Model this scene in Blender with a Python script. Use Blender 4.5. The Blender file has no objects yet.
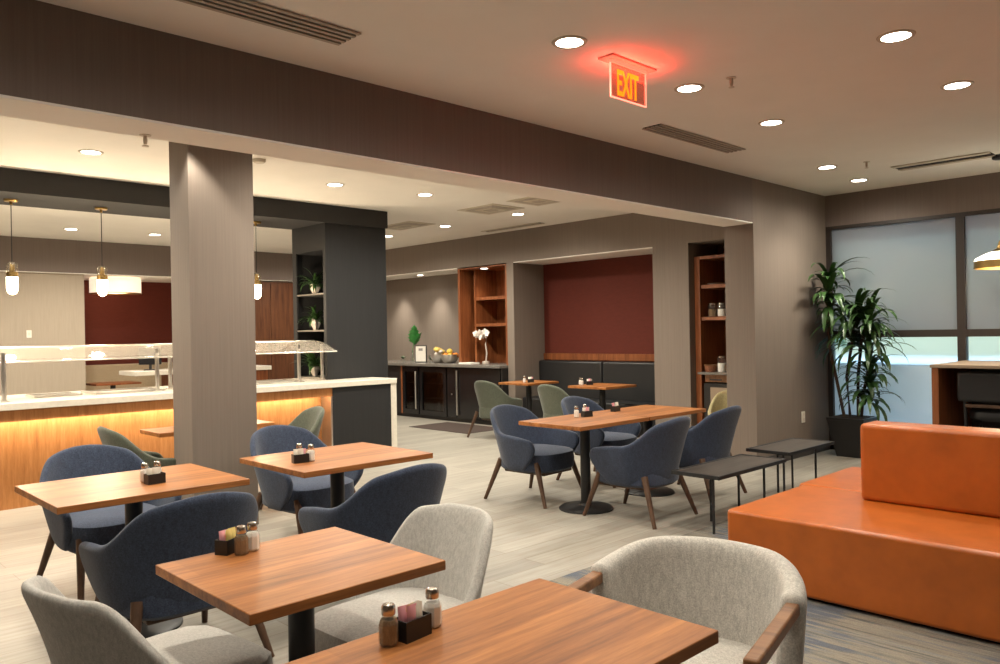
import bpy, math, random
from mathutils import Vector, Matrix
PI = math.pi
SC = bpy.context.scene
COL = SC.collection
random.seed(7)

# ------------------------------------------------------------------ materials
def new_mat(name):
    m = bpy.data.materials.new(name); m.use_nodes = True
    nt = m.node_tree; b = nt.nodes['Principled BSDF']
    return m, nt, b
def N(nt, t, **kw):
    n = nt.nodes.new(t)
    for k, v in kw.items(): setattr(n, k, v)
    return n
def coords(nt, scale=(1, 1, 1), rot=(0, 0, 0)):
    tc = N(nt, 'ShaderNodeTexCoord'); mp = N(nt, 'ShaderNodeMapping')
    mp.inputs['Scale'].default_value = scale; mp.inputs['Rotation'].default_value = rot
    nt.links.new(tc.outputs['Object'], mp.inputs['Vector'])
    return mp.outputs['Vector']
def noise(nt, vec, scale=1, detail=4, rough=.6):
    n = N(nt, 'ShaderNodeTexNoise'); n.inputs['Scale'].default_value = scale
    n.inputs['Detail'].default_value = detail; n.inputs['Roughness'].default_value = rough
    nt.links.new(vec, n.inputs['Vector']); return n.outputs['Fac']
def ramp(nt, fac, stops):
    r = N(nt, 'ShaderNodeValToRGB'); e = r.color_ramp.elements
    while len(e) < len(stops): e.new(.5)
    for i, (p, c) in enumerate(stops): e[i].position = p; e[i].color = (*c, 1)
    nt.links.new(fac, r.inputs['Fac']); return r.outputs['Color']
def mixc(nt, a, b, fac, mode='MIX'):
    m = N(nt, 'ShaderNodeMix', data_type='RGBA', blend_type=mode)
    for sock, v in ((m.inputs[6], a), (m.inputs[7], b), (m.inputs[0], fac)):
        if hasattr(v, 'is_linked'): nt.links.new(v, sock)
        elif isinstance(v, (int, float)): sock.default_value = v
        else: sock.default_value = (*v, 1)
    return m.outputs[2]
def bump(nt, b, h, strength=.2, dist=.01):
    n = N(nt, 'ShaderNodeBump'); n.inputs['Strength'].default_value = strength; n.inputs['Distance'].default_value = dist
    nt.links.new(h, n.inputs['Height']); nt.links.new(n.outputs['Normal'], b.inputs['Normal'])
def plain(name, c, rough=.5, metal=0, spec=.5, var=.06, vs=8):
    m, nt, b = new_mat(name)
    f = noise(nt, coords(nt), vs, 3)
    col = ramp(nt, f, [(.3, tuple(x * (1 - var) for x in c)), (.7, tuple(min(1, x * (1 + var)) for x in c))])
    nt.links.new(col, b.inputs['Base Color'])
    b.inputs['Roughness'].default_value = rough; b.inputs['Metallic'].default_value = metal
    b.inputs['Specular IOR Level'].default_value = spec
    return m
def striped_wall(name, c, var=.16, sc=(70, 70, 1.2), rough=.75):
    m, nt, b = new_mat(name)
    f = noise(nt, coords(nt, sc), 1, 3, .7)
    col = ramp(nt, f, [(.25, tuple(x * (1 - var) for x in c)), (.75, tuple(min(1, x * (1 + var)) for x in c))])
    nt.links.new(col, b.inputs['Base Color']); b.inputs['Roughness'].default_value = rough
    b.inputs['Specular IOR Level'].default_value = .25
    return m
def wood(name, dark, mid, light, axis='X', rough=.35, sc=1.0, stave=.13):
    m, nt, b = new_mat(name)
    s = {'X': (1.1, 14, 14), 'Y': (14, 1.1, 14), 'Z': (14, 14, 1.1)}[axis]
    v = coords(nt, tuple(k * sc for k in s))
    f1 = noise(nt, v, 1.3, 8, .65)
    v2 = coords(nt, tuple(k * sc * 4 for k in s)); f2 = noise(nt, v2, 1.2, 4, .7)
    col = ramp(nt, f1, [(.28, dark), (.48, mid), (.72, light)])
    col = mixc(nt, col, ramp(nt, f2, [(.35, (.55, .5, .45)), (.65, (1, 1, 1))]), .45, 'MULTIPLY')
    # broad staves glued side by side
    if stave:
        sv = {'X': (.9, 1 / stave, .01), 'Y': (1 / stave, .9, .01), 'Z': (1 / stave, 1 / stave, .5)}[axis]
        vv = N(nt, 'ShaderNodeTexVoronoi', feature='F1', distance='CHEBYCHEV'); vv.inputs['Scale'].default_value = 1
        vv.inputs['Randomness'].default_value = .4
        nt.links.new(coords(nt, sv), vv.inputs['Vector'])
        sep = N(nt, 'ShaderNodeSeparateColor'); nt.links.new(vv.outputs['Color'], sep.inputs[0])
        col = mixc(nt, col, ramp(nt, sep.outputs[0], [(0, (.66, .62, .6)), (1, (1.0, 1.0, 1.0))]), .8, 'MULTIPLY')
    nt.links.new(col, b.inputs['Base Color']); b.inputs['Roughness'].default_value = rough
    b.inputs['Coat Weight'].default_value = .06; b.inputs['Coat Roughness'].default_value = .3; b.inputs['Specular IOR Level'].default_value = .35
    bump(nt, b, f2, .05, .003)
    return m
def fabric(name, c, var=.25, sc=260, rough=.95):
    m, nt, b = new_mat(name)
    f = noise(nt, coords(nt), sc, 3, .7); g = noise(nt, coords(nt, (1, 1, .35)), sc * .35, 3, .7)
    col = ramp(nt, f, [(.3, tuple(x * (1 - var) for x in c)), (.7, tuple(min(1, x * (1 + var)) for x in c))])
    col = mixc(nt, col, ramp(nt, g, [(.35, (.72, .72, .72)), (.65, (1.12, 1.12, 1.12))]), .6, 'MULTIPLY')
    nt.links.new(col, b.inputs['Base Color']); b.inputs['Roughness'].default_value = rough
    b.inputs['Specular IOR Level'].default_value = .2
    b.inputs['Sheen Weight'].default_value = .18; b.inputs['Sheen Roughness'].default_value = .5
    bump(nt, b, f, .25, .004)
    return m
def emit(name, c, s):
    m, nt, b = new_mat(name)
    b.inputs['Base Color'].default_value = (*c, 1); b.inputs['Emission Color'].default_value = (*c, 1)
    b.inputs['Emission Strength'].default_value = s
    return m

M = {}
M['ceiling'] = plain('ceiling paint', (.88, .85, .80), .9, spec=.2, var=.02, vs=2)
M['ceiling_front'] = M['ceiling']
M['taupe'] = striped_wall('taupe linen wallcovering', (.205, .166, .138), .09)
M['taupe_shaded'] = striped_wall('shaded taupe wallcovering', (.180, .145, .127), .09)  # same covering as the pier, with the beam's shade put into the colour
M['cream'] = striped_wall('pale wallcovering', (.36, .30, .235), .08, (50, 50, 2))
M['red'] = striped_wall('brick red wall', (.105, .020, .012), .10, (9, 9, 30))
M['charcoal'] = striped_wall('charcoal laminate', (.023, .023, .024), .12, (60, 60, 1.5), .6)
M['charcoal_dark'] = plain('dark charcoal paint', (.022, .021, .021), .7)
M['wood_red'] = wood('reddish veneer', (.13, .036, .012), (.24, .075, .025), (.33, .12, .045), 'Z', .4, stave=0)
M['wood_dark'] = wood('dark brown veneer', (.06, .022, .010), (.125, .048, .022), (.17, .07, .032), 'Z', .4, stave=0)
M['wood_island'] = wood('amber veneer', (.31, .12, .036), (.42, .175, .055), (.5, .225, .08), 'Z', .45, sc=1.6, stave=0)
M['table'] = wood('walnut table top', (.19, .062, .018), (.42, .160, .045), (.64, .270, .080), 'X', .42)
M['legwood'] = wood('dark walnut leg', (.05, .025, .014), (.09, .048, .028), (.14, .08, .05), 'Z', .45, stave=0)
M['armwood'] = wood('walnut arm', (.12, .05, .02), (.26, .12, .05), (.36, .18, .08), 'X', .4, stave=0)
M['white_stone'] = plain('white quartz', (.72, .67, .58), .25, var=.05, vs=30)
M['black_metal'] = plain('black powder coated metal', (.012, .012, .013), .45)
M['black_gloss'] = plain('black gloss', (.008, .008, .009), .18)
M['black_plastic'] = plain('black plastic', (.012, .011, .011), .4)
M['steel'] = plain('brushed steel', (.68, .65, .61), .3, 1)
M['brass'] = plain('aged brass', (.55, .37, .13), .3, 1)
M['blue'] = fabric('blue wool', (.043, .056, .092), .38, 150)
M['grey_fab'] = fabric('light grey wool', (.46, .44, .41), .16)
M['grey_linen'] = fabric('grey linen weave', (.54, .51, .465), .28, 200)
M['green_fab'] = fabric('sage green wool', (.105, .115, .087))
M['yellow_fab'] = fabric('pale straw upholstery', (.42, .36, .19))
M['beige_fab'] = fabric('beige upholstery', (.42, .33, .22))
M['black_leather'] = plain('black leatherette', (.014, .014, .015), .42)
M['leather'] = plain('orange leather', (.41, .100, .013), .34, var=.14, vs=5)
M['plastic_white'] = plain('white plastic', (.7, .66, .58), .4)
M['mat'] = plain('brown mat', (.045, .028, .022), .95)
M['granite'] = plain('grey speckled granite', (.16, .145, .13), .25, var=.4, vs=120)
M['lens'] = emit('lamp diffuser', (1, .93, .82), 9)
M['lens_soft'] = emit('lamp diffuser small', (1, .86, .66), 6)
M['bulb'] = emit('glowing bulb', (1, .80, .55), 7)
M['drum'] = emit('lit drum shade', (1, .82, .62), .42)
M['bowl_light'] = emit('lit lamp bowl', (1, .9, .68), 3.5)
M['led'] = emit('led tape', (1, .88, .66), 4)
M['ring'] = plain('white trim ring', (.6, .53, .44), .5)
M['slot'] = plain('vent slot dark', (.012, .011, .010), .8)
M['vent'] = plain('vent blade', (.42, .37, .31), .6)
M['vent_tan'] = plain('vent tan', (.58, .52, .43), .7)
M['leaf'] = plain('green leaf', (.030, .075, .017), .38, var=.5, vs=6)
M['leaf_dark'] = plain('dark green leaf', (.02, .055, .014), .4, var=.5, vs=8)
M['leaf_bright'] = plain('bright green leaf', (.035, .2, .04), .4, var=.4, vs=14)
M['stem'] = plain('brown cane', (.06, .035, .02), .8, var=.4, vs=30)
M['soil'] = plain('soil', (.03, .02, .014), .95)
M['petal'] = plain('white petal', (.75, .68, .62), .6)
M['petal_yellow'] = plain('yellow petal', (.8, .6, .16), .6)
M['orange_fruit'] = plain('orange peel', (.75, .25, .03), .5)
M['apple'] = plain('yellow apple', (.72, .5, .08), .4)
M['salt'] = plain('salt', (.95, .93, .89), .6)
M['pepper'] = plain('pepper', (.20, .125, .06), .8, var=.5, vs=300)
M['cap'] = plain('chrome cap', (.62, .56, .5), .25, 1)
M['pkt_pink'] = plain('pink paper', (.72, .34, .38), .6)
M['pkt_white'] = plain('white paper', (.74, .68, .58), .6)
M['pkt_yellow'] = plain('yellow paper', (.72, .55, .18), .6)
M['paper'] = plain('paper', (.75, .72, .66), .7)
M['print'] = plain('grey print', (.25, .24, .23), .7)
M['ceramic'] = plain('pale ceramic', (.55, .48, .42), .4)
M['basket'] = plain('wicker', (.26, .10, .05), .7, var=.5, vs=80)
M['brown_frame'] = plain('dark bronze frame', (.030, .022, .019), .5)
M['baseboard'] = plain('dark baseboard', (.05, .043, .038), .6)
M['screen'] = plain('dark screen', (.01, .01, .012), .15)
M['brass_rim'] = plain('lamp dome brass', (.38, .25, .09), .38, 1)
M['wall_plate'] = plain('plate', (.62, .56, .48), .5)
M['tile_tan'] = plain('tan tile', (.3, .22, .15), .6)

def floor_mat():
    m, nt, b = new_mat('pale plank floor')
    v = coords(nt)
    br = N(nt, 'ShaderNodeTexBrick'); br.offset = .37; br.offset_frequency = 2
    for k, x in (('Scale', 1), ('Mortar Size', .0025), ('Mortar Smooth', .2), ('Bias', 0), ('Brick Width', 1.22), ('Row Height', .18)): br.inputs[k].default_value = x
    br.inputs['Color1'].default_value = (.355, .332, .287, 1); br.inputs['Color2'].default_value = (.275, .257, .222, 1)
    br.inputs['Mortar'].default_value = (.22, .185, .14, 1)
    nt.links.new(v, br.inputs['Vector'])
    g = noise(nt, coords(nt, (1.2, 16, 1)), 1.5, 7, .65)
    col = mixc(nt, br.outputs['Color'], ramp(nt, g, [(.3, (.66, .63, .6)), (.6, (1, 1, 1)), (.8, (1.12, 1.12, 1.12))]), .75, 'MULTIPLY')
    nt.links.new(col, b.inputs['Base Color'])
    b.inputs['Roughness'].default_value = .42; b.inputs['Specular IOR Level'].default_value = .4
    bump(nt, b, g, .06, .003)
    return m
def carpet_mat():
    m, nt, b = new_mat('striped lounge carpet')
    g = noise(nt, coords(nt, (22, 1.1, 1)), 1.2, 5, .62)
    col = ramp(nt, g, [(.27, (.06, .062, .066)), (.40, (.15, .145, .135)), (.52, (.27, .24, .19)), (.62, (.17, .175, .18)), (.75, (.30, .27, .215))])
    h = noise(nt, coords(nt, (2.2, 1.5, 1)), 1.3, 2, .5)
    k = noise(nt, coords(nt, (30, 1.6, 1)), 1.1, 3, .5)
    f = N(nt, 'ShaderNodeMath', operation='MULTIPLY')
    a1 = ramp(nt, h, [(.5, (0, 0, 0)), (.58, (1, 1, 1))]); a2 = ramp(nt, k, [(.42, (0, 0, 0)), (.52, (1, 1, 1))])
    nt.links.new(a1, f.inputs[0]); nt.links.new(a2, f.inputs[1])
    col = mixc(nt, col, (.115, .128, .155), f.outputs[0])
    fine = noise(nt, coords(nt), 220, 2)
    col = mixc(nt, col, ramp(nt, fine, [(.3, (.6, .6, .6)), (.7, (1.15, 1.15, 1.15))]), .6, 'MULTIPLY')
    nt.links.new(col, b.inputs['Base Color']); b.inputs['Roughness'].default_value = 1; b.inputs['Specular IOR Level'].default_value = .1
    bump(nt, b, fine, .4, .006)
    return m
M['floor'] = floor_mat(); M['carpet'] = carpet_mat()

def glass_mat(name, tint, rough, white=0.0, gloss=.08, film=None):
    """clear or hazy sheet: transparent or rough see-through, a little reflection and (white) some milky scatter"""
    m = bpy.data.materials.new(name); m.use_nodes = True; nt = m.node_tree; nt.nodes.clear()
    out = N(nt, 'ShaderNodeOutputMaterial')
    if rough > 0:
        t = N(nt, 'ShaderNodeBsdfRefraction'); t.inputs['IOR'].default_value = 1.03; t.inputs['Roughness'].default_value = rough
        t.inputs['Color'].default_value = (*tint, 1)
    else:
        t = N(nt, 'ShaderNodeBsdfTransparent'); t.inputs['Color'].default_value = (*tint, 1)
    cur = t.outputs[0]
    if white:
        d = N(nt, 'ShaderNodeBsdfDiffuse'); d.inputs['Color'].default_value = (*(film or (.8, .8, .8)), 1)
        tr = N(nt, 'ShaderNodeBsdfTranslucent'); tr.inputs['Color'].default_value = (*(film or (.8, .8, .8)), 1)
        mm = N(nt, 'ShaderNodeMixShader'); mm.inputs[0].default_value = .6
        nt.links.new(d.outputs[0], mm.inputs[1]); nt.links.new(tr.outputs[0], mm.inputs[2])
        m2 = N(nt, 'ShaderNodeMixShader'); m2.inputs[0].default_value = white
        nt.links.new(cur, m2.inputs[1]); nt.links.new(mm.outputs[0], m2.inputs[2]); cur = m2.outputs[0]
    g = N(nt, 'ShaderNodeBsdfGlossy'); g.inputs['Roughness'].default_value = .08
    m3 = N(nt, 'ShaderNodeMixShader'); m3.inputs[0].default_value = gloss
    nt.links.new(cur, m3.inputs[1]); nt.links.new(g.outputs[0], m3.inputs[2])
    nt.links.new(m3.outputs[0], out.inputs['Surface'])
    return m
M['guard_glass'] = glass_mat('sneeze guard glass', (.96, .95, .92), 0, .26, .12, (.8, .74, .66))
M['clear_glass'] = glass_mat('clear glass', (.93, .95, .94), 0, .06, .12)
M['bulb_glass'] = glass_mat('clear lamp glass', (.95, .93, .88), 0, .10, .12, (.8, .7, .55))
M['jar_glass'] = glass_mat('jar glass', (.97, .96, .94), 0, .05, .10)
M['pane_film'] = glass_mat('frosted pane', (.80, .88, .90), .45, .78, .22, (.50, .53, .575))
M['pane_low'] = glass_mat('lower frosted pane', (.86, .95, 1.0), .40, .60, .08, (.88, .97, 1.0))
M['pane_clear'] = glass_mat('pane lightly frosted', (.80, .93, .97), .28, .22, .08, (.7, .82, .85))
M['cooler_glass'] = glass_mat('tinted cooler glass', (.30, .30, .31), 0, .0, .10)
M['acrylic'] = glass_mat('exit sign acrylic', (1.0, .72, .66), 0, .16, .08, (.9, .35, .28))

# ------------------------------------------------------------------ mesh helpers
class MB:
    def __init__(s): s.v = []; s.f = []
    def box(s, x0, x1, y0, y1, z0, z1):
        b = len(s.v)
        s.v += [(x0, y0, z0), (x1, y0, z0), (x1, y1, z0), (x0, y1, z0), (x0, y0, z1), (x1, y0, z1), (x1, y1, z1), (x0, y1, z1)]
        s.f += [tuple(b + i for i in q) for q in ((0, 3, 2, 1), (4, 5, 6, 7), (0, 1, 5, 4), (1, 2, 6, 5), (2, 3, 7, 6), (3, 0, 4, 7))]
        return s
    def prism(s, pts, z0, z1):
        b = len(s.v); n = len(pts)
        s.v += [(x, y, z0) for x, y in pts] + [(x, y, z1) for x, y in pts]
        s.f += [tuple(b + i for i in reversed(range(n))), tuple(b + n + i for i in range(n))]
        s.f += [(b + i, b + (i + 1) % n, b + n + (i + 1) % n, b + n + i) for i in range(n)]
        return s
    def frustum(s, cx, cy, z0, z1, a0, a1):
        b = len(s.v)
        for z, a in ((z0, a0), (z1, a1)): s.v += [(cx - a, cy - a, z), (cx + a, cy - a, z), (cx + a, cy + a, z), (cx - a, cy + a, z)]
        s.f += [tuple(b + i for i in q) for q in ((0, 3, 2, 1), (4, 5, 6, 7), (0, 1, 5, 4), (1, 2, 6, 5), (2, 3, 7, 6), (3, 0, 4, 7))]
        return s
    def lathe(s, prof, n=24, c=(0, 0), caps=True):
        b = len(s.v)
        for r, z in prof:
            for i in range(n):
                a = 2 * PI * i / n; s.v.append((c[0] + r * math.cos(a), c[1] + r * math.sin(a), z))
        for j in range(len(prof) - 1):
            for i in range(n):
                k = (i + 1) % n
                s.f.append((b + j * n + i, b + j * n + k, b + (j + 1) * n + k, b + (j + 1) * n + i))
        if caps:
            s.f.append(tuple(b + i for i in reversed(range(n)))); t = b + (len(prof) - 1) * n
            s.f.append(tuple(t + i for i in range(n)))
        return s
    def tube(s, pts, rad, n=10):
        pts = [Vector(p) for p in pts]; b = len(s.v); m = len(pts)
        if not isinstance(rad, (list, tuple)): rad = [rad] * m
        for j, p in enumerate(pts):
            d = (pts[min(j + 1, m - 1)] - pts[max(j - 1, 0)]).normalized()
            u = d.cross(Vector((0, 0, 1)))
            if u.length < .05: u = d.cross(Vector((0, 1, 0)))
            u.normalize(); w = u.cross(d).normalized()
            for i in range(n):
                a = 2 * PI * i / n; s.v.append(tuple(p + rad[j] * (math.cos(a) * u + math.sin(a) * w)))
        for j in range(m - 1):
            for i in range(n):
                k = (i + 1) % n; s.f.append((b + j * n + i, b + j * n + k, b + (j + 1) * n + k, b + (j + 1) * n + i))
        s.f.append(tuple(b + i for i in range(n))); s.f.append(tuple(b + (m - 1) * n + i for i in reversed(range(n))))
        return s
    def grid(s, fn, nu, nv, closed=False):
        b = len(s.v)
        for i in range(nu):
            for j in range(nv): s.v.append(tuple(fn(i, j)))
        for i in range(nu if closed else nu - 1):
            for j in range(nv - 1):
                k = (i + 1) % nu; s.f.append((b + i * nv + j, b + k * nv + j, b + k * nv + j + 1, b + i * nv + j + 1))
        return s
    def ball(s, c, r, n=14, sq=(1, 1, 1)):
        prof = []
        for j in range(9):
            t = -PI / 2 + PI * j / 8; prof.append((max(.0005, r * math.cos(t)), r * math.sin(t)))
        b = len(s.v); s.lathe(prof, n)
        for i in range(b, len(s.v)):
            x, y, z = s.v[i]; s.v[i] = (c[0] + x * sq[0], c[1] + y * sq[1], c[2] + z * sq[2])
        return s
    def leaf(s, p, az, el, L, w, droop=1.2, seg=7, fold=.25):
        """arching strap leaf"""
        p = Vector(p); b = len(s.v); d = Vector((math.cos(az), math.sin(az), 0)); side = Vector((-d.y, d.x, 0)); ang = el
        for j in range(seg + 1):
            t = j / seg; ww = w * (math.sin(PI * min(1, .12 + t * .88)) ** .7 if t < 1 else 0.02) * .5
            up = Vector((0, 0, 1)) * math.cos(ang) - d * math.sin(ang)
            s.v += [tuple(p - side * ww + up * ww * fold), tuple(p), tuple(p + side * ww + up * ww * fold)]
            p = p + (d * math.cos(ang) + Vector((0, 0, 1)) * math.sin(ang)) * (L / seg); ang -= droop / seg * (.5 + t)
            ang = max(ang, -1.45)
        for j in range(seg):
            a = b + 3 * j; s.f += [(a, a + 1, a + 4, a + 3), (a + 1, a + 2, a + 5, a + 4)]
        return s
    def build(s, name, mat, parent=None, smooth=False, bevel=0, seg=2, subsurf=0, solid=0, off=0, loc=None, rot=None):
        me = bpy.data.meshes.new(name); me.from_pydata([tuple(v) for v in s.v], [], s.f); me.update()
        me.validate()
        o = bpy.data.objects.new(name, me); COL.objects.link(o)
        me.materials.append(M[mat] if isinstance(mat, str) else mat)
        if parent: o.parent = parent
        if loc: o.location = loc
        if rot: o.rotation_euler = rot
        if solid:
            md = o.modifiers.new('thickness', 'SOLIDIFY'); md.thickness = solid; md.offset = off
        if bevel:
            md = o.modifiers.new('edge', 'BEVEL'); md.width = bevel; md.segments = seg; md.limit_method = 'ANGLE'; md.angle_limit = .6
        if subsurf:
            md = o.modifiers.new('round', 'SUBSURF'); md.levels = subsurf; md.render_levels = subsurf
        if smooth or subsurf or bevel:
            for p in me.polygons: p.use_smooth = True
            if not subsurf:
                try: me.set_sharp_from_angle(angle=.7)
                except Exception: pass
        return o
def box(name, mat, x0, x1, y0, y1, z0, z1, parent=None, bevel=0, seg=2): return MB().box(x0, x1, y0, y1, z0, z1).build(name, mat, parent, bevel=bevel, seg=seg)
def tag(o, label, cat, group=None):
    o['label'] = label; o['category'] = cat
    if group: o['group'] = group
    return o
def thing(name, label, cat, loc=(0, 0, 0), rz=0, group=None):
    o = bpy.data.objects.new(name, None); COL.objects.link(o); o.empty_display_size = .1
    o.location = loc; o.rotation_euler = (0, 0, rz); return tag(o, label, cat, group)
def struct(o): o['kind'] = 'structure'; return o
def kids(o): return [c for c in COL.objects if c.parent == o]
def dup(root, loc, rz=None, label=None, group=None):
    def cp(o, par):
        c = o.copy(); COL.objects.link(c)
        if par: c.parent = par
        for k in kids(o): cp(k, c)
        return c
    r = cp(root, None); r.location = loc
    if rz is not None: r.rotation_euler = (0, 0, rz)
    if label: r['label'] = label
    if group: r['group'] = group
    return r
def sstep(a, b, x): t = max(0, min(1, (x - a) / (b - a))); return t * t * (3 - 2 * t)

# ------------------------------------------------------------------ camera
CAM_H = 1.48
yaw, pit, rol = math.radians(46.0415), math.radians(.0217), math.radians(1.0097)
fw = Vector((math.cos(yaw) * math.cos(pit), math.sin(yaw) * math.cos(pit), math.sin(pit)))
rt = Vector((math.sin(yaw), -math.cos(yaw), 0)); dn = fw.cross(rt)
r2 = math.cos(rol) * rt + math.sin(rol) * dn; d2 = -math.sin(rol) * rt + math.cos(rol) * dn
cam = bpy.data.cameras.new('camera'); cam.sensor_width = 36; cam.lens = 786.14 / 1000 * 36; cam.clip_start = .05
co = bpy.data.objects.new('camera', cam); COL.objects.link(co)
mw = Matrix((( r2.x, -d2.x, -fw.x, 0), (r2.y, -d2.y, -fw.y, 0), (r2.z, -d2.z, -fw.z, CAM_H), (0, 0, 0, 1)))
co.matrix_world = mw; SC.camera = co

# ------------------------------------------------------------------ setting
CEIL, SOF, NB, YW, XW, XN, XB = 3.055, 2.59, 4.43, 4.09, 8.65, 9.435, 9.34
struct(box('floor', 'floor', -3, 15, 3.17, 16, -.1, 0))
struct(box('floor_lounge', 'carpet', -3, 9.6, -3, 3.17, -.1, .002))
struct(box('ceiling', 'ceiling', -3, 15, -3, 16, CEIL, CEIL + .15))
struct(box('wall_left', 'taupe', -3.15, -3, -3, 16, 0, CEIL))
struct(box('wall_front', 'taupe', -3, 9.6, -3.15, -3, 0, CEIL))
# wide dropped beam, and the pier between the opening and the windows
wm = MB(); wm.box(-3, 7.67, YW, NB, SOF, CEIL); struct(wm.build('wall_middle', 'taupe_shaded'))
struct(MB().box(-3, 7.66, YW, NB, SOF - .012, SOF).build('trim_1', 'ceiling'))
struct(box('wall_pier', 'taupe', 7.67, XN + .1, YW, NB, 0, CEIL))
struct(box('baseboard_pier', 'baseboard', 7.67, XN, YW - .012, YW, 0, .10))
struct(box('column', 'taupe', 2.40, 2.915, 5.80, 6.15, 0, CEIL))
# window wall
struct(box('wall_right', 'taupe_shaded', XN, XN + .15, -3, YW, 2.68, CEIL))
struct(box('wall_right_base', 'baseboard', XN, XN + .15, -3, YW, 0, .05))
for i, (ya, yb) in enumerate(((2.64, 4.045), (.4, 2.64), (-2.9, .4))):
    w = bpy.data.objects.new('window_%d' % (i + 1), None); COL.objects.link(w); struct(w)
    f = MB()
    fr = .042
    # one welded frame drawn as a continuous outline with the transom
    f.box(XN, XN + .09, ya, yb, 2.64, 2.68); f.box(XN, XN + .09, ya, yb, .05, .09)
    f.box(XN, XN + .09, ya, ya + fr, .09, 2.64); f.box(XN, XN + .09, yb - fr if i else yb - .012, yb, .09, 2.64)
    f.box(XN, XN + .09, ya + fr, yb - (fr if i else .012), 1.345, 1.425)
    f.build('window_frame', 'brown_frame', w)
    yb2 = yb - (fr if i else .012)
    box('upper_pane', 'pane_film', XN + .04, XN + .046, ya + fr, yb2, 1.425, 2.64, w)
    box('clear_strip', 'pane_clear', XN + .04, XN + .046, ya + fr, yb2, 1.02, 1.345, w)
    box('frosted_film', 'pane_low', XN + .04, XN + .046, ya + fr, yb2, .09, 1.02, w)
struct(box('wall_corner', 'brown_frame', XN, XN + .09, 4.045, YW, 0, 2.68))
# alcove wall beyond the opening, all in the plane X = XW
struct(box('wall_back', 'taupe', XW, XW + .9, NB, 13.6, 2.57, CEIL))            # header over the niches
struct(box('wall_niche_side', 'taupe', XW, XB, 5.507, 6.05, 0, 2.57))
struct(box('wall_alcove_side', 'taupe', XW, XB, 8.65, 8.80, 0, 2.57))
struct(box('wall_alcove', 'red', XB, XB + .1, 6.05, 8.65, 0, 2.57))
struct(box('wall_coffee', 'taupe', XB, XB + .1, 9.98, 13.6, 0, 2.57))
struct(box('wall_shelving', 'wood_red', XB, XB + .1, 8.80, 9.98, 0, 2.57))
struct(box('wall_niche', 'wood_red', XB, XB + .1, NB, 5.507, 0, 2.57))
struct(box('trim_2', 'ceiling', XW + .004, XB, 9.98, 13.6, 2.558, 2.57))
struct(box('trim_3', 'ceiling', XW + .004, XB, 6.05, 8.65, 2.558, 2.57))
struct(box('trim_4', 'wood_red', XB - .03, XB, 6.05, 8.65, 1.03, 1.13))
# far end
struct(box('wall_far', 'taupe_shaded', -3, 9.5, 13.6, 13.75, 2.535, CEIL))
struct(box('trim_5', 'ceiling', -3, 9.5, 13.604, 15.0, 2.525, 2.535))
struct(box('wall_far_left', 'cream', -3, 3.95, 13.66, 13.8, 0, 2.525))
struct(box('wall_far_red', 'red', 3.9, 6.2, 15.0, 15.1, 0, 2.525))
struct(box('wall_far_red_side', 'red', 3.85, 3.95, 13.8, 15.0, 0, 2.525))
struct(box('wall_far_right', 'cream', 6.1, 6.2, 13.8, 15.0, 0, 2.525))
struct(box('wall_far_doors', 'cream', 6.1, 9.5, 13.78, 13.9, 0, 2.525))
# dropped bulkhead over the serving island
struct(MB().box(-3, 5.985, 8.25, 9.07, 2.84, CEIL).build('bulkhead', 'charcoal_dark'))

# ------------------------------------------------------------------ lights
def lamp_spot(name, loc, power, size=150, blend=1.0, col=(1, .93, .785), rad=.06, target=None):
    l = bpy.data.lights.new(name, 'SPOT'); l.energy = power; l.spot_size = math.radians(size); l.spot_blend = blend
    l.color = col; l.shadow_soft_size = rad
    o = bpy.data.objects.new(name, l); COL.objects.link(o); o.location = loc
    if target is not None: o.rotation_euler = (Vector(target) - Vector(loc)).to_track_quat('-Z', 'Y').to_euler()
    return o
ring = MB().lathe([(.094, CEIL - .006), (.098, CEIL), (.078, CEIL), (.074, CEIL - .006)], 32, caps=False)
ring.f += [(i, (i + 1) % 32, 96 + (i + 1) % 32, 96 + i) for i in range(32)]
dl0 = None
def downlight(x, y, label, power, z=CEIL, r=1.0, size=168, lens='lens'):
    global dl0
    if dl0 is None:
        dl0 = thing('ceiling_downlight', label, 'ceiling light', (0, 0, 0), 0, 'recessed ceiling downlights')
        g = MB(); g.v = [(a, b, c - CEIL) for a, b, c in ring.v]; g.f = ring.f
        g.build('trim_ring', 'ring', dl0, smooth=True)
        MB().lathe([(.075, -.004), (.075, -.001)], 32).build('diffuser', 'lens', dl0)
        o = dl0
    else:
        o = dup(dl0, (0, 0, 0), 0, label)
    o.location = (x, y, z); o.scale = (r, r, 1)
    if power: lamp_spot('downlight_lamp', (x, y, z - .03), power, size)
    return o
PF, PB = 37, 102
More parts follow.
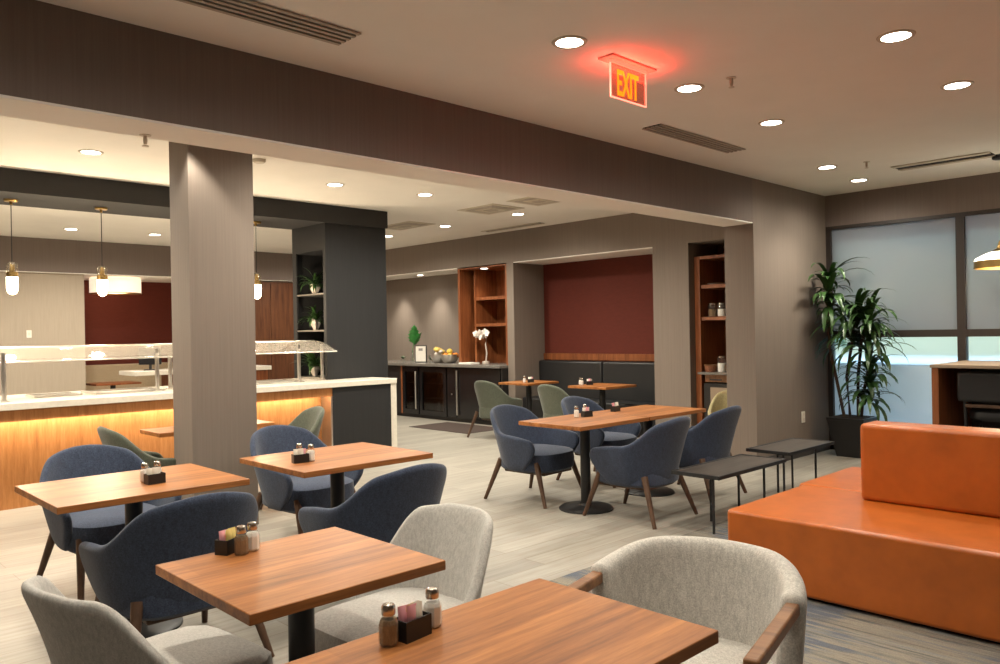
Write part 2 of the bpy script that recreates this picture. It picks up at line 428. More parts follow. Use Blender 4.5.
for x, y, lb, p in (
    (3.264, 2.80, 'round recessed ceiling light just left of the exit sign', PF),
    (4.476, 2.82, 'round recessed ceiling light just right of the exit sign', PF),
    (5.711, 2.88, 'round recessed ceiling light beyond the sprinkler, above the ceiling grille', PF),
    (7.732, 3.326, 'round recessed ceiling light second nearest the window corner', PF),
    (8.698, 3.398, 'round recessed ceiling light nearest the window corner', PF),
    (4.543, 1.565, 'round ceiling light closest to the upper right corner of the picture', PF),
    (5.779, 1.617, 'round ceiling light near right edge, above the window wall', PF),
    (2.130, 7.12, 'round ceiling light over the island, left of the taupe column', PB),
    (4.482, 7.093, 'round ceiling light just right of the taupe column', PB),
    (5.587, 6.978, 'round ceiling light second to the right of the taupe column', PB),
    (7.452, 8.851, 'small round ceiling light between two square grilles', PB),
    (7.478, 7.369, 'round ceiling light beside the double square grille', PB),
    (7.474, 10.298, 'round ceiling light peeking out beside the charcoal tower', PB),
    (3.385, 12.253, 'far round ceiling light between the two left pendants', PB),
    (4.528, 12.194, 'far round ceiling light left of the taupe column', PB)):
    downlight(x, y, lb, p)
for x, y in ((.85, 2.8), (2.05, 2.8), (.9, 1.58), (2.1, 1.58), (3.3, 1.58), (7.2, 1.6), (1.0, .3), (3.3, .2), (5.8, .2), (-1.0, 2.8), (-1.0, .4)):
    downlight(x, y, 'round recessed ceiling light above the foreground, outside the picture', PF * (1.0 if y > 2 and x > 0 else .75 if y > 1 and 0 < x < 3 else .35))['group'] = 'foreground ceiling downlights'
for x, y in ((1.0, 4.95), (-.6, 7.1), (.9, 7.1), (3.3, 5.0), (6.9, 5.6), (1.5, 12.2), (.3, 12.2), (1.7, 10.5), (7.4, 12.4)):
    downlight(x, y, 'round recessed ceiling light hidden behind the beam or column', PB)['group'] = 'hidden ceiling downlights'
downlight(8.98, 11.40, 'small downlight in the soffit over the coffee counter', 0, 2.557, .8)
downlight(8.78, 9.45, 'small downlight in the wooden shelving niche top', 14, 2.535, .8, 120)
for y in (12.36, 11.26): lamp_spot('wall_wash_lamp', (8.99, y, 2.53), 45, 74, 1.0, rad=.05, target=(9.22, y, 1.0))
lamp_spot('column_wash_lamp', (2.33, 5.62, 3.03), 26, 90, .5, rad=.03, target=(2.36, 5.70, 0))
lamp_spot('pier_fill_lamp', (8.35, 3.36, 3.03), 32, 112, .7, rad=.05, target=(8.35, 3.55, 0))  # added spot without a fitting, brightens the pier

# ------------------------------------------------------------------ ceiling fittings
def grille(name, label, x0, x1, y0, y1, n, group=None, along='X', blade='vent'):
    t = thing(name, label, 'air vent', ((x0 + x1) / 2, (y0 + y1) / 2, CEIL), 0, group)
    a, b = (x1 - x0) / 2, (y1 - y0) / 2
    MB().box(-a, a, -b, b, -.004, 0).build('backing', 'slot', t)
    w = (2 * b if along == 'X' else 2 * a) / n
    for k in range(n + 1):
        c = (-b if along == 'X' else -a) + k * w
        m = MB()
        if along == 'X': m.box(-a, a, c - w * .27, c + w * .27, -.012, -.004)
        else: m.box(c - w * .2, c + w * .2, -b, b, -.012, -.004)
        m.build('slat', blade, t)
    return t
grille('linear_grille', 'long slotted ceiling grille above the beam at upper left', 1.05, 2.34, 3.44, 3.63, 4)
grille('linear_grille', 'slotted ceiling grille right of the exit sign above the beam', 5.08, 6.36, 3.46, 3.62, 4)
grille('linear_grille', 'single slot ceiling grille near the window wall', 8.25, 8.45, 2.05, 2.90, 1, along='Y', blade='vent_tan')
def diffuser(label, x0, x1, y0, y1):
    t = thing('ceiling_diffuser', label, 'air vent', ((x0 + x1) / 2, (y0 + y1) / 2, CEIL), 0, 'square ceiling diffusers')
    a, b = (x1 - x0) / 2, (y1 - y0) / 2
    for k, s in enumerate((1, .74, .48, .22)):
        MB().box(-a * s, a * s, -b * s, b * s, -.006 - .005 * k, 0 - .004 * k).build('louvre', 'vent_tan' if k % 2 == 0 else 'vent', t)
diffuser('square ceiling diffuser with stepped louvres, left of the pair near the alcove', 6.62, 7.18, 6.95, 7.62)
diffuser('square ceiling diffuser nearest the beam, right of its pair', 6.62, 7.18, 6.18, 6.72)
diffuser('square ceiling diffuser beside the charcoal tower', 6.72, 7.20, 8.75, 9.6)
grille('linear_grille', 'narrow slot ceiling grille along the header above the shelving', 8.28, 8.40, 7.75, 8.95, 1, along='Y', blade='vent_tan')
def sprinkler(x, y, z, label):
    t = thing('sprinkler_head', label, 'sprinkler', (x, y, z))
    MB().lathe([(.03, -.004), (.03, 0)], 20).build('escutcheon', 'ring', t)
    MB().lathe([(.009, -.05), (.012, -.03), (.009, -.004)], 12).build('body', 'ring', t)
    MB().lathe([(.018, -.062), (.018, -.058)], 16).build('deflector', 'ring', t)
sprinkler(4.50, 2.53, CEIL, 'fire sprinkler head hanging right of the exit sign')
sprinkler(7.79, 2.97, CEIL, 'small fire sprinkler head near the window corner')
sprinkler(1.58, 4.37, SOF - .012, 'small sprinkler head on the edge of the beam soffit')
sd = thing('smoke_detector', 'small round smoke detector on the ceiling right of the column top', 'smoke detector', (3.33, 6.5, CEIL))
MB().lathe([(.045, -.03), (.055, -.02), (.058, 0)], 24).build('housing', 'vent_tan', sd, smooth=True)

# exit sign: dark ceiling plate, glowing edge-lit acrylic blade
ex = thing('exit_sign', 'red edge-lit acrylic EXIT sign hanging from the ceiling', 'exit sign', (3.79, 2.80, CEIL))
MB().box(-.215, .215, -.055, .055, -.012, 0).build('ceiling_plate', 'vent', ex, bevel=.003)
MB().box(-.17, .17, -.016, .016, -.030, -.012).build('lamp_channel', emit('red lamp channel', (1, .09, .05), 1.4), ex)
MB().box(-.167, .167, -.004, .004, -.222, -.030).build('blade', 'acrylic', ex)
eg = emit('red glowing edge', (1, .20, .13), 1.3)
for nm, q in (('edge', (-.173, -.167)), ('edge', (.167, .173))):
    MB().box(q[0], q[1], -.005, .005, -.229, -.030).build(nm, eg, ex)
MB().box(-.167, .167, -.005, .005, -.229, -.222).build('edge', eg, ex)
fc = bpy.data.curves.new('exit_text', 'FONT'); fc.body = 'EXIT'; fc.size = .205; fc.extrude = .002; fc.align_x = 'CENTER'; fc.offset = .004
fo = bpy.data.objects.new('letters_tmp', fc); COL.objects.link(fo)
bpy.context.view_layer.update()
me = bpy.data.meshes.new_from_object(fo.evaluated_get(bpy.context.evaluated_depsgraph_get()))
COL.objects.unlink(fo); bpy.data.objects.remove(fo)
lt = bpy.data.objects.new('letters', me); COL.objects.link(lt); lt.parent = ex
me.materials.clear(); me.materials.append(emit('amber letters', (1, .17, .004), 1.0))
ys = [v.co.x for v in me.vertices]; hs = [v.co.y for v in me.vertices]
lt.scale = (.205 / (max(ys) - min(ys)), .15 / (max(hs) - min(hs)), 1); lt.rotation_euler = (PI / 2, 0, 0)
lt.location = (-.012 - (max(ys) + min(ys)) / 2 * lt.scale.x, -.007, -.205)
pl = bpy.data.lights.new('exit_lamp', 'AREA'); pl.energy = 2.2; pl.color = (1, .05, .03); pl.shape = 'RECTANGLE'; pl.size = .4; pl.size_y = .10
po = bpy.data.objects.new('exit_lamp', pl); COL.objects.link(po); po.location = (3.79, 2.80, CEIL - .09); po.rotation_euler = (PI, 0, 0)
pl.spread = PI

# ------------------------------------------------------------------ tables
def table(label, x0, x1, y0, y1, group='wood topped dining tables', post=.042, disc=.225, second=None):
    t = thing('dining_table', label, 'table', ((x0 + x1) / 2, (y0 + y1) / 2, 0), 0, group)
    a, b = (x1 - x0) / 2, (y1 - y0) / 2
    MB().box(-a, a, -b, b, .713, .745).build('tabletop', 'table', t, bevel=.003)
    MB().box(-.16, .16, -.16, .16, .70, .713).build('mounting_plate', 'black_metal', t)
    MB().lathe([(post, .03), (post, .70)], 24).build('pedestal', 'black_metal', t, smooth=True)
    MB().lathe([(disc, 0), (disc, .010), (disc * .93, .022), (post * 1.4, .034), (post * 1.2, .05)], 48).build('base', 'black_metal', t, smooth=True)
    return t
TG = 'walnut topped pedestal tables'
table('walnut top pedestal table in the middle foreground, with shaker caddy at its far left corner', .957, 1.633, 1.965, 2.625, TG)
table('nearest walnut table at the bottom edge, drawn up to the barrel armchair', .80, 1.705, 1.018, 1.618, TG)
table('long walnut table at far left, in front of the glowing counter', .985, 1.885, 3.84, 4.59, TG)
table('walnut table right of the column, between two blue armchairs', 2.165, 3.055, 3.78, 4.545, TG)
table('walnut table with the first pair of blue armchairs before the alcove', 4.60, 5.49, 3.90, 4.57, TG)
table('walnut table pushed end on to the right of another, nearer the pier', 5.50, 6.38, 3.90, 4.57, TG)
table('small wooden table by the counter, half hidden behind the column', 2.31, 3.28, 6.20, 6.62, TG)
table('wooden table at the left end of the black banquette', 8.0, 8.66, 7.75, 8.35, TG)
table('wooden table before the banquette, nearer the shelving niche', 8.0, 8.66, 6.35, 7.0, TG)

# ------------------------------------------------------------------ chairs
def shell(rx, ry, h, zb, pm, lean, s0=.78, fwd=1.0, nu=31, nv=8, pw=.85):
    def fn(i, j):
        v = j / (nv - 1); u = -1 + 2 * i / (nu - 1); a = u * pm(v); ab = abs(a); rad = math.radians(a)
        hz = h(ab); z = zb + v * (hz - zb)
        s = s0 + (1 - s0) * (v ** .55)
        sg = 1 if a >= 0 else -1
        if ab <= 90:
            x = rx * s * sg * abs(math.sin(rad)) ** pw; c = abs(math.cos(rad)) ** pw
            y = -ry * s * c - lean * v * v * c
            x *= 1 + .06 * v
        else:
            t = math.radians(ab - 90); x = rx * s * sg * (1 + .06 * v) * (1 - .10 * t); y = ry * fwd * t * s
        return (x, y, z)
    return MB().grid(fn, nu, nv)
def seat_block(hw, hd, z0, z1, yc=0, n=28, p=3.2, crown=.015):
    m = MB()
    prof = [(.90, z0), (.985, z0 + .02), (1, (z0 + z1) / 2), (.98, z1 - .018), (.90, z1 - .003), (.5, z1 + crown * .7), (.02, z1 + crown)]
    b = len(m.v)
    for k, z in prof:
        for i in range(n):
            a = 2 * PI * i / n; ca, sa = math.cos(a), math.sin(a)
            q = (abs(ca) ** p + abs(sa) ** p) ** (-1 / p)
            m.v.append((hw * k * q * ca, yc + hd * k * q * sa, z))
    for j in range(len(prof) - 1):
        for i in range(n):
            k = (i + 1) % n; m.f.append((b + j * n + i, b + j * n + k, b + (j + 1) * n + k, b + (j + 1) * n + i))
    m.f.append(tuple(b + i for i in reversed(range(n)))); t = b + (len(prof) - 1) * n; m.f.append(tuple(t + i for i in range(n)))
    return m
def chair_legs(t, spots, mat, r0=.026, r1=.015):
    for (xa, ya, za), (xb, yb) in spots:
        MB().tube([(xa, ya, za), ((xa + xb) / 2, (ya + yb) / 2, za / 2), (xb, yb, 0)], [r0, (r0 + r1) / 2, r1], 12).build('leg', mat, t, smooth=True)
def armchair(name, label, cat, group, fab, leg, hb=.815, ha=.595, rx=.325, ry=.355, w0=36, w1=80, pmx=128):
    t = thing(name, label, cat, (0, 0, 0), 0, group)
    h = lambda a: hb - .05 * sstep(0, 52, a) - (hb - .05 - ha) * sstep(w0, w1, a) - .035 * sstep(w1, pmx, a)
    pm = lambda v: 90 + (pmx - 90) * math.sin(min(1, .06 + v * .72) * PI * .72) ** .8 - 9 * v ** 8
    shell(rx, ry, h, .275, pm, .085).build('shell', fab, t, solid=.045, subsurf=2)
    seat_block(rx * .86, .30, .27, .445, -.02).build('seat_cushion', fab, t, smooth=True)
    MB().box(-rx * .6, rx * .6, -.24, .22, .245, .275).build('seat_frame', leg, t, bevel=.01)
    chair_legs(t, [((-.235, .17, .36), (-.285, .30)), ((.235, .17, .36), (.285, .30)), ((-.235, -.24, .36), (-.31, -.37)), ((.235, -.24, .36), (.31, -.37))], leg)
    return t
BG = 'blue upholstered armchairs'
ac = armchair('armchair', 'blue armchair before the alcove, leftmost at the far double table, facing the viewer', 'armchair', BG, 'blue', 'legwood')
ac.location = (5.08, 4.80, 0); ac.rotation_euler = (0, 0, PI + .06)
for x, y, r, lb in (
    (6.15, 4.90, PI + .05, 'blue armchair behind the far double table, mostly hidden by its top'),
    (5.14, 3.80, .05, 'blue armchair with its back to the viewer beside the black side table'),
    (6.14, 3.92, .05, 'blue armchair nearest the pier, back to the viewer behind the side tables'),
    (2.48, 3.62, .03, 'blue armchair in mid picture with its back turned, beside the pale grey chair'),
    (2.92, 5.02, PI + .12, 'blue armchair behind the table right of the column, facing the viewer'),
    (1.43, 3.73, .0, 'blue armchair at left, back turned, between long table and pale grey chair'),
    (1.58, 5.0, PI + .05, 'blue armchair at far left, facing the viewer behind the long table')):
    dup(ac, (x, y, 0), r, lb)
GG = 'sage green upholstered chairs'
gc = armchair('armchair', 'sage green chair at the lit counter, left of the column', 'armchair', GG, 'green_fab', 'legwood', hb=.82, ha=.56, rx=.27, ry=.32, w0=32, w1=86, pmx=122)
gc.location = (2.36, 6.42, 0); gc.rotation_euler = (0, 0, -PI / 2)
for x, y, r, lb in ((3.50, 6.54, PI / 2 - .1, 'sage green chair at the lit counter, right of the column'),
                    (7.78, 8.08, -PI / 2 + .1, 'sage green chair with brown legs facing the left end of the banquette'),
                    (7.68, 6.74, -PI / 2, 'sage green chair before the banquette, right of the other green chair')):
    dup(gc, (x, y, 0), r, lb)
yc = armchair('armchair', 'pale straw yellow chair beside the right hand shelving niche', 'armchair', None, 'yellow_fab', 'legwood', hb=.76, ha=.54, rx=.26, ry=.30, w0=32, w1=86, pmx=120)
yc.location = (8.08, 4.58, 0); yc.rotation_euler = (0, 0, math.radians(122))

# light grey side chairs at the middle foreground table
gh = lambda a: .785 - .015 * sstep(10, 40, a) - .30 * sstep(40, 96, a)
def grey_chair(label):
    t = thing('side_chair', label, 'chair', (0, 0, 0), 0, 'light grey side chairs')
    shell(.265, .26, gh, .30, lambda v: 96 - 6 * v, .10, .86).build('shell', 'grey_fab', t, solid=.04, subsurf=2)
    seat_block(.25, .27, .33, .46, .03, p=6).build('seat_cushion', 'grey_fab', t, smooth=True)
    MB().box(-.17, .17, -.17, .20, .30, .33).build('seat_frame', 'black_metal', t, bevel=.008)
    chair_legs(t, [((-.19, .20, .34), (-.22, .27)), ((.19, .20, .34), (.22, .27)), ((-.19, -.18, .34), (-.22, -.27)), ((.19, -.18, .34), (.22, -.27))], 'black_metal', .024, .014)
    return t
g1 = grey_chair('light grey chair right of the middle foreground table, back towards the floor')
g1.location = (1.75, 2.37, 0); g1.rotation_euler = (0, 0, PI / 2 + .05)
dup(g1, (.935, 2.55, 0), -PI / 2 + .12, 'light grey chair at the bottom left corner of the picture')

# barrel lounge chair with wooden arms
def barrel_chair():
    t = thing('barrel_armchair', 'grey linen barrel armchair with wooden arm rails at the nearest table', 'armchair', (2.14, 1.385, 0), PI / 2 + .24)
    h = lambda a: .745 - .05 * sstep(35, 92, a)
    shell(.298, .30, h, .22, lambda v: 91, .03, .90, pw=.95).build('barrel_back', 'grey_linen', t, solid=.075, subsurf=2)
    seat_block(.255, .29, .30, .44, .04).build('seat_cushion', 'grey_linen', t, smooth=True)
    for s in (-1, 1):
        MB().box(s * .315 - .021, s * .315 + .021, -.01, .46, .630, .668).build('arm_rail', 'armwood', t, bevel=.008, seg=3)
        MB().tube([(s * .315, .435, .632), (s * .315, .43, .3), (s * .31, .42, 0)], [.022, .02, .014], 12).build('leg', 'armwood', t, smooth=True)
        MB().tube([(s * .27, -.22, .30), (s * .28, -.27, .15), (s * .29, -.31, 0)], [.022, .018, .013], 12).build('leg', 'armwood', t, smooth=True)
    MB().box(-.305, .305, .25, .29, .255, .30).build('seat_rail', 'armwood', t, bevel=.006)
barrel_chair()

# ------------------------------------------------------------------ orange bench, side tables
bn = thing('double_bench', 'orange leather back to back bench with low central backrest', 'bench', (0, 0, 0))
box('seat', 'leather', 4.105, 5.095, .15, 2.39, .02, .43, bn, .022, 4)
box('seat', 'leather', 5.105, 5.98, .15, 2.43, .02, .43, bn, .022, 4)
box('backrest', 'leather', 4.845, 5.07, .15, 1.92, .43, .893, bn, .028, 4)
box('plinth', 'black_plastic', 4.16, 5.92, .2, 2.34, 0, .02, bn)
def side_table(label, x0, x1, y0, y1, h):
    t = thing('side_table', label, 'side table', ((x0 + x1) / 2, (y0 + y1) / 2, 0), 0, 'black metal side tables')
    a, b = (x1 - x0) / 2, (y1 - y0) / 2; k = .022
    MB().box(-a + k, a - k, -b + k, b - k, h - .02, h - .004).build('top_panel', M['tabletop_dark'], t)
    for q in ((-a, a, -b, -b + k), (-a, a, b - k, b), (-a, -a + k, -b + k, b - k), (a - k, a, -b + k, b - k)):
        MB().box(*q, h - .028, h).build('top_rail', 'black_metal', t, bevel=.002)
    for sx in (-1, 1):
        for sy in (-1, 1):
            cx, cy = ((-a + .07 if sy < 0 else -a + .40) if sx < 0 else a - .2), sy * (b - .09)
            MB().box(cx - .007, cx + .007, cy - .007, cy + .007, 0, h - .028).build('leg', 'black_metal', t)
M['tabletop_dark'] = wood('dark ash top', (.035, .028, .024), (.06, .05, .043), (.09, .077, .068), 'X', .5, stave=0)
side_table('black framed side table nearer the viewer, left of the orange bench', 4.945, 5.965, 2.93, 3.33, .435)
side_table('black framed side table farther away, towards the potted plant', 6.27, 7.15, 3.05, 3.45, .435)

# ------------------------------------------------------------------ condiments
def shaker(label, x, y, z, fill, group, cat='shaker'):
    t = thing('salt_shaker' if fill == 'salt' else 'pepper_shaker', label, cat, (x, y, z), .3, group)
    pr = [(.022, 0), (.025, .006), (.025, .05), (.021, .060), (.015, .070), (.015, .074)]
    MB().lathe(pr, 8).build('jar', 'jar_glass', t)
    MB().lathe([(r * .9, q + .002) for r, q in pr[:4]] , 8).build('contents', fill, t)
    MB().lathe([(.016, .072), (.017, .075), (.017, .090), (.014, .096), (.004, .099)], 16).build('cap', 'cap', t, smooth=True)
    return t
def caddy(label, x, y, z, rz, w=.085, d=.05, h=.05):
    t = thing('sugar_caddy', label, 'caddy', (x, y, z), rz, 'black sugar packet caddies')
    k = .004; a, b = w / 2, d / 2
    MB().box(-a, a, -b, b, 0, k).build('bottom', 'black_plastic', t)
    for nm, q in (('wall', (-a, a, -b, -b + k)), ('wall', (-a, a, b - k, b)), ('wall', (-a, -a + k, -b + k, b - k)), ('wall', (a - k, a, -b + k, b - k))):
        MB().box(*q, k, h).build(nm, 'black_plastic', t)
    return t
def packet(label, x, y, z, rz, tilt, mat, group):
    m = MB()
    def fn(i, j):
        u, v = i / 6, j / 4; bul = .010 * math.sin(PI * u) * math.sin(PI * v)
        return ((u - .5) * .033, bul, (v - .5) * .062)
    def fb(i, j):
        p = fn(6 - i, j); return (p[0], -p[1], p[2])
    m.grid(fn, 7, 5); m.grid(fb, 7, 5)
    # sew the two faces along their rims
    n = len(m.v) // 2; mp = {}
    for i in range(7):
        for j in range(5):
            if i in (0, 6) or j in (0, 4): mp[n + i * 5 + j] = (6 - i) * 5 + j
    m.f = [tuple(mp.get(k, k) for k in f) for f in m.f]
    used = sorted({k for f in m.f for k in f}); re = {k: i for i, k in enumerate(used)}
    m.v = [m.v[k] for k in used]; m.f = [tuple(re[k] for k in f) for f in m.f]
    o = m.build('sugar_packet', mat, None, smooth=True, loc=(x, y, z), rot=(tilt, 0, rz))
    return tag(o, label, 'sugar packet', group)
def place_set(where, x, y, rz, pk, shakers, w=.085):
    z = .745
    caddy('black sugar caddy on ' + where, x, y, z, rz, w)
    c, s = math.cos(rz), math.sin(rz); n = len(pk)
    for i, k in enumerate(pk):
        u = (i - (n - 1) / 2) * (w - .05) / max(1, n - 1); q = (-1) ** i * .0085
        nm = {'pkt_pink': 'pink', 'pkt_white': 'white', 'pkt_yellow': 'yellow'}[k]
        packet('%s paper sugar packet in the caddy on %s' % (nm, where), x + c * u - s * q, y + s * u + c * q, z + .047 + .004 * (i % 2), rz + .22 * (i % 3 - 1), .10 * (i % 3 - 1), k, 'sugar packets on ' + where)
    for fill, dx, dy, wh in shakers:
        shaker('%s shaker %s the caddy on %s' % ('white salt' if fill == 'salt' else 'brown pepper', wh, where), dx, dy, z, fill, 'shakers on ' + where)
place_set('the nearest table', 1.163, 1.532, .12, ['pkt_pink', 'pkt_pink', 'pkt_yellow', 'pkt_white', 'pkt_white'], [('pepper', 1.094, 1.532, 'left of'), ('salt', 1.240, 1.548, 'right of')])
place_set('the middle foreground table', 1.185, 2.585, .5, ['pkt_pink', 'pkt_yellow', 'pkt_white', 'pkt_yellow'], [('pepper', 1.207, 2.530, 'left of'), ('salt', 1.256, 2.548, 'right of')], .075)
place_set('the long left table', 1.50, 4.10, .1, ['pkt_white', 'pkt_white', 'pkt_white'], [('salt', 1.478, 4.175, 'left of'), ('salt', 1.545, 4.185, 'behind')], .09)
place_set('the table right of the column', 2.325, 4.10, -.2, ['pkt_white', 'pkt_white', 'pkt_pink'], [('salt', 2.395, 4.10, 'right of'), ('pepper', 2.37, 4.19, 'behind')], .09)
place_set('the far double table, left half', 5.20, 4.34, -.2, ['pkt_white', 'pkt_pink', 'pkt_white'], [('salt', 5.10, 4.37, 'left of'), ('salt', 5.27, 4.42, 'right of')], .09)
place_set('the far double table, right half', 5.70, 4.42, .2, ['pkt_pink', 'pkt_white', 'pkt_pink', 'pkt_white'], [], .1)
place_set('the left banquette table', 8.24, 7.92, -.7, ['pkt_white', 'pkt_white', 'pkt_pink'], [('salt', 8.15, 7.96, 'left of')], .09)
place_set('the right banquette table', 8.29, 6.86, -.7, ['pkt_white', 'pkt_pink', 'pkt_white'], [('salt', 8.20, 6.92, 'left of'), ('salt', 8.24, 6.98, 'behind')], .09)

# ------------------------------------------------------------------ serving island
isl = thing('serving_island', 'long serving island with white stone top and glowing wood front', 'counter', (0, 0, 0))
MB().prism([(-2.98, 7.75), (5.72, 7.75), (5.72, 8.27), (5.07, 8.27), (5.07, 8.98), (-2.98, 8.98)], .885, .945).build('countertop', 'white_stone', isl, bevel=.004)
box('countertop_end', 'white_stone', 5.64, 5.72, 7.76, 8.27, 0, .885, isl, .004)
box('apron', 'wood_island', -2.98, 4.83, 7.775, 7.80, .785, .885, isl)
box('front_panel', 'wood_island', -2.98, 4.83, 7.98, 8.02, 0, .885, isl)
box('end_panel', 'charcoal', 4.83, 5.64, 7.77, 8.27, 0, .885, isl)
box('edge_strip', 'steel', 4.81, 4.83, 7.775, 7.98, 0, .785, isl)
led = box('led_strip', 'led', -2.98, 4.8, 7.83, 7.85, .874, .884, isl)
for x in (-2.0, -.5, 1.0, 2.5, 4.0):
    l = bpy.data.lights.new('led_lamp', 'AREA'); l.shape = 'RECTANGLE'; l.size = 1.5; l.size_y = .03; l.energy = 6.5; l.color = (1, .90, .68)
    o = bpy.data.objects.new('led_lamp', l); COL.objects.link(o); o.location = (x, 7.86, .865)
    o.rotation_euler = (Vector((0, .075, -.16))).to_track_quat('-Z', 'Y').to_euler()
    # keep the long side of the strip along the counter
    o.rotation_euler = (math.radians(28), 0, 0)
# food wells and trays let into the top
def well(label, x0, x1, y0, y1):
    t = thing('steel_food_pan', label, 'food pan', ((x0 + x1) / 2, (y0 + y1) / 2, .945), 0, 'steel pans on the island')
    a, b = (x1 - x0) / 2, (y1 - y0) / 2
    MB().box(-a, a, -b, b, 0, .006).build('pan_floor', 'steel', t)
    for q in ((-a, a, -b, -b + .02), (-a, a, b - .02, b), (-a, -a + .02, -b + .02, b - .02), (a - .02, a, -b + .02, b - .02)):
        MB().box(*q, .006, .02).build('rim', 'steel', t)
well('steel food pan left on the island, behind the first guard post', 1.95, 2.35, 8.25, 8.60)
well('wide steel food pan on the island, left of the column', 2.45, 3.10, 8.15, 8.65)
well('steel food pan on the island right of the column', 3.9, 4.7, 8.15, 8.65)
# sneeze guard
sg = thing('sneeze_guard', 'long curved glass sneeze guard on steel posts along the island', 'sneeze guard', (0, 0, .945))
for x, y in ((1.65, 8.0), (3.02, 8.14), (3.25, 8.40), (4.62, 8.14), (4.99, 8.25)):
    MB().lathe([(.045, 0), (.045, .008), (.02, .012), (.02, .43 if y < 8.3 else .36)], 16, (x, y)).build('post', 'steel', sg, smooth=True)
def gfn(i, j):
    x = -1.5 + 6.55 * i / 20; t = j / 8
    y = 8.02 + .50 * t; z = .345 + .125 * math.sin(t * PI / 2)
    return (x, y, z)
MB().grid(gfn, 21, 9).build('glass_canopy', 'guard_glass', sg, smooth=True, solid=.01)
MB().tube([(-1.5, 8.015, .345), (5.05, 8.015, .345)], .007, 8).build('front_edge', 'steel', sg, smooth=True)
MB().tube([(-1.5, 8.525, .47), (5.05, 8.525, .47)], .011, 8).build('back_rail', 'steel', sg, smooth=True)
# charcoal tower with plant shelves
tw = thing('shelf_tower', 'charcoal tower with open plant shelves at the island end', 'shelf unit', (0, 0, 0))
box('front_panel', 'charcoal', 5.08, 5.97, 8.28, 8.34, 0, 2.84, tw)
box('side_panel', 'charcoal', 5.91, 5.97, 8.34, 9.07, 0, 2.84, tw)
box('back_panel', 'charcoal', 5.08, 5.97, 9.02, 9.07, 0, 2.84, tw)
box('top_panel', 'charcoal', 5.08, 5.91, 8.34, 9.02, 2.52, 2.84, tw)
box('inner_panel', 'charcoal_dark', 5.60, 5.62, 8.34, 9.02, .945, 2.52, tw)
box('corner_post', 'charcoal', 5.08, 5.10, 8.98, 9.02, .945, 2.52, tw)
for z in (.945, 1.53, 1.98): box('shelf', 'steel', 5.085, 5.60, 8.34, 9.02, z, z + .018, tw)
def shelf_plant(label, x, y, z, seed, mat='leaf', up=.9, n=46):
    random.seed(seed)
    t = thing('potted_plant', label, 'plant', (x, y, z), 0, 'plants on the tower shelves')
    MB().lathe([(.03, 0), (.075, .09), (.06, .13), (.05, .125)], 6).build('pot', 'ceramic', t)
    m = MB()
    for i in range(n):
        m.leaf((random.uniform(-.02, .02), random.uniform(-.02, .02), .11), random.uniform(0, 2 * PI), random.uniform(.1, 1.45), random.uniform(.12, .24) * up, .032, random.uniform(1.0, 2.8), 5)
    m.build('foliage', mat, t, smooth=True)
shelf_plant('fern in a faceted pale pot on the tower, top shelf', 5.24, 8.80, 1.998, 3, 'leaf', 1.35)
shelf_plant('bushy plant in a faceted pale pot on the tower, middle shelf', 5.24, 8.80, 1.548, 5, 'leaf', 1.2)
shelf_plant('plant in a pale pot on the tower, lowest level behind the guard', 5.24, 8.84, .963, 9, 'leaf', 1.5)

# pendants over the island
def pendant(label, x, y):
    t = thing('pendant_lamp', label, 'pendant lamp', (x, y, 2.84), 0, 'bulb pendants over the island')
    MB().lathe([(.055, -.02), (.06, -.015), (.06, 0)], 24).build('canopy', 'brass', t, smooth=True)
    MB().lathe([(.012, -.05), (.014, -.02)], 12).build('cord_grip', 'brass', t, smooth=True)
    MB().tube([(0, 0, -.02), (0, 0, -.60)], .004, 8).build('cord', 'black_metal', t)
    MB().lathe([(.018, -.60), (.042, -.615), (.05, -.64), (.05, -.68), (.045, -.70)], 20).build('glass_cap', 'bulb_glass', t, smooth=True)
    MB().lathe([(.02, -.62), (.024, -.66), (.022, -.70)], 16).build('socket', 'brass', t, smooth=True)
    MB().lathe([(.05, -.745), (.05, -.70), (.044, -.695)], 24).build('collar', 'brass_rim', t, smooth=True)
    MB().lathe([(.006, -.915), (.03, -.905), (.045, -.88), (.05, -.85), (.05, -.746)], 24).build('bulb_shade', 'bulb', t, smooth=True)
    l = bpy.data.lights.new('pendant_glow', 'POINT'); l.energy = 24; l.color = (1, .80, .56); l.shadow_soft_size = .06
    o = bpy.data.objects.new('pendant_glow', l); COL.objects.link(o); o.location = (x, y, 2.84 - .99)
pendant('glowing bulb pendant at the far left edge over the island', 1.88, 8.70)
pendant('glowing bulb pendant left of the column over the island', 2.69, 8.70)
pendant('glowing bulb pendant beside the right edge of the column', 4.40, 8.70)

# ------------------------------------------------------------------ far end of the room
dr = thing('drum_lamp', 'wide lit drum lamp before the far red wall', 'ceiling lamp', (4.60, 14.2, 2.525))
MB().lathe([(.40, -.27), (.40, -.02)], 40).build('shade', 'drum', dr, smooth=True)
MB().lathe([(.41, -.275), (.41, -.265)], 40).build('rim', 'brass', dr)
MB().lathe([(.05, -.02), (.05, 0)], 20).build('canopy', 'brass', dr)
l = bpy.data.lights.new('drum_glow', 'POINT'); l.energy = 9; l.color = (1, .72, .45); l.shadow_soft_size = .25
o = bpy.data.objects.new('drum_glow', l); COL.objects.link(o); o.location = (4.60, 14.2, 2.1)
bq = thing('beige_banquette', 'beige upholstered bench along the far red wall', 'bench', (0, 0, 0))
box('backrest', 'beige_fab', 3.97, 5.9, 14.78, 14.98, .45, 1.03, bq, .03, 3)
box('seat', 'beige_fab', 3.97, 5.9, 14.25, 14.80, 0, .46, bq, .03, 3)
ft = thing('far_table', 'small brown table before the far beige banquette', 'table', (4.42, 13.85, 0))
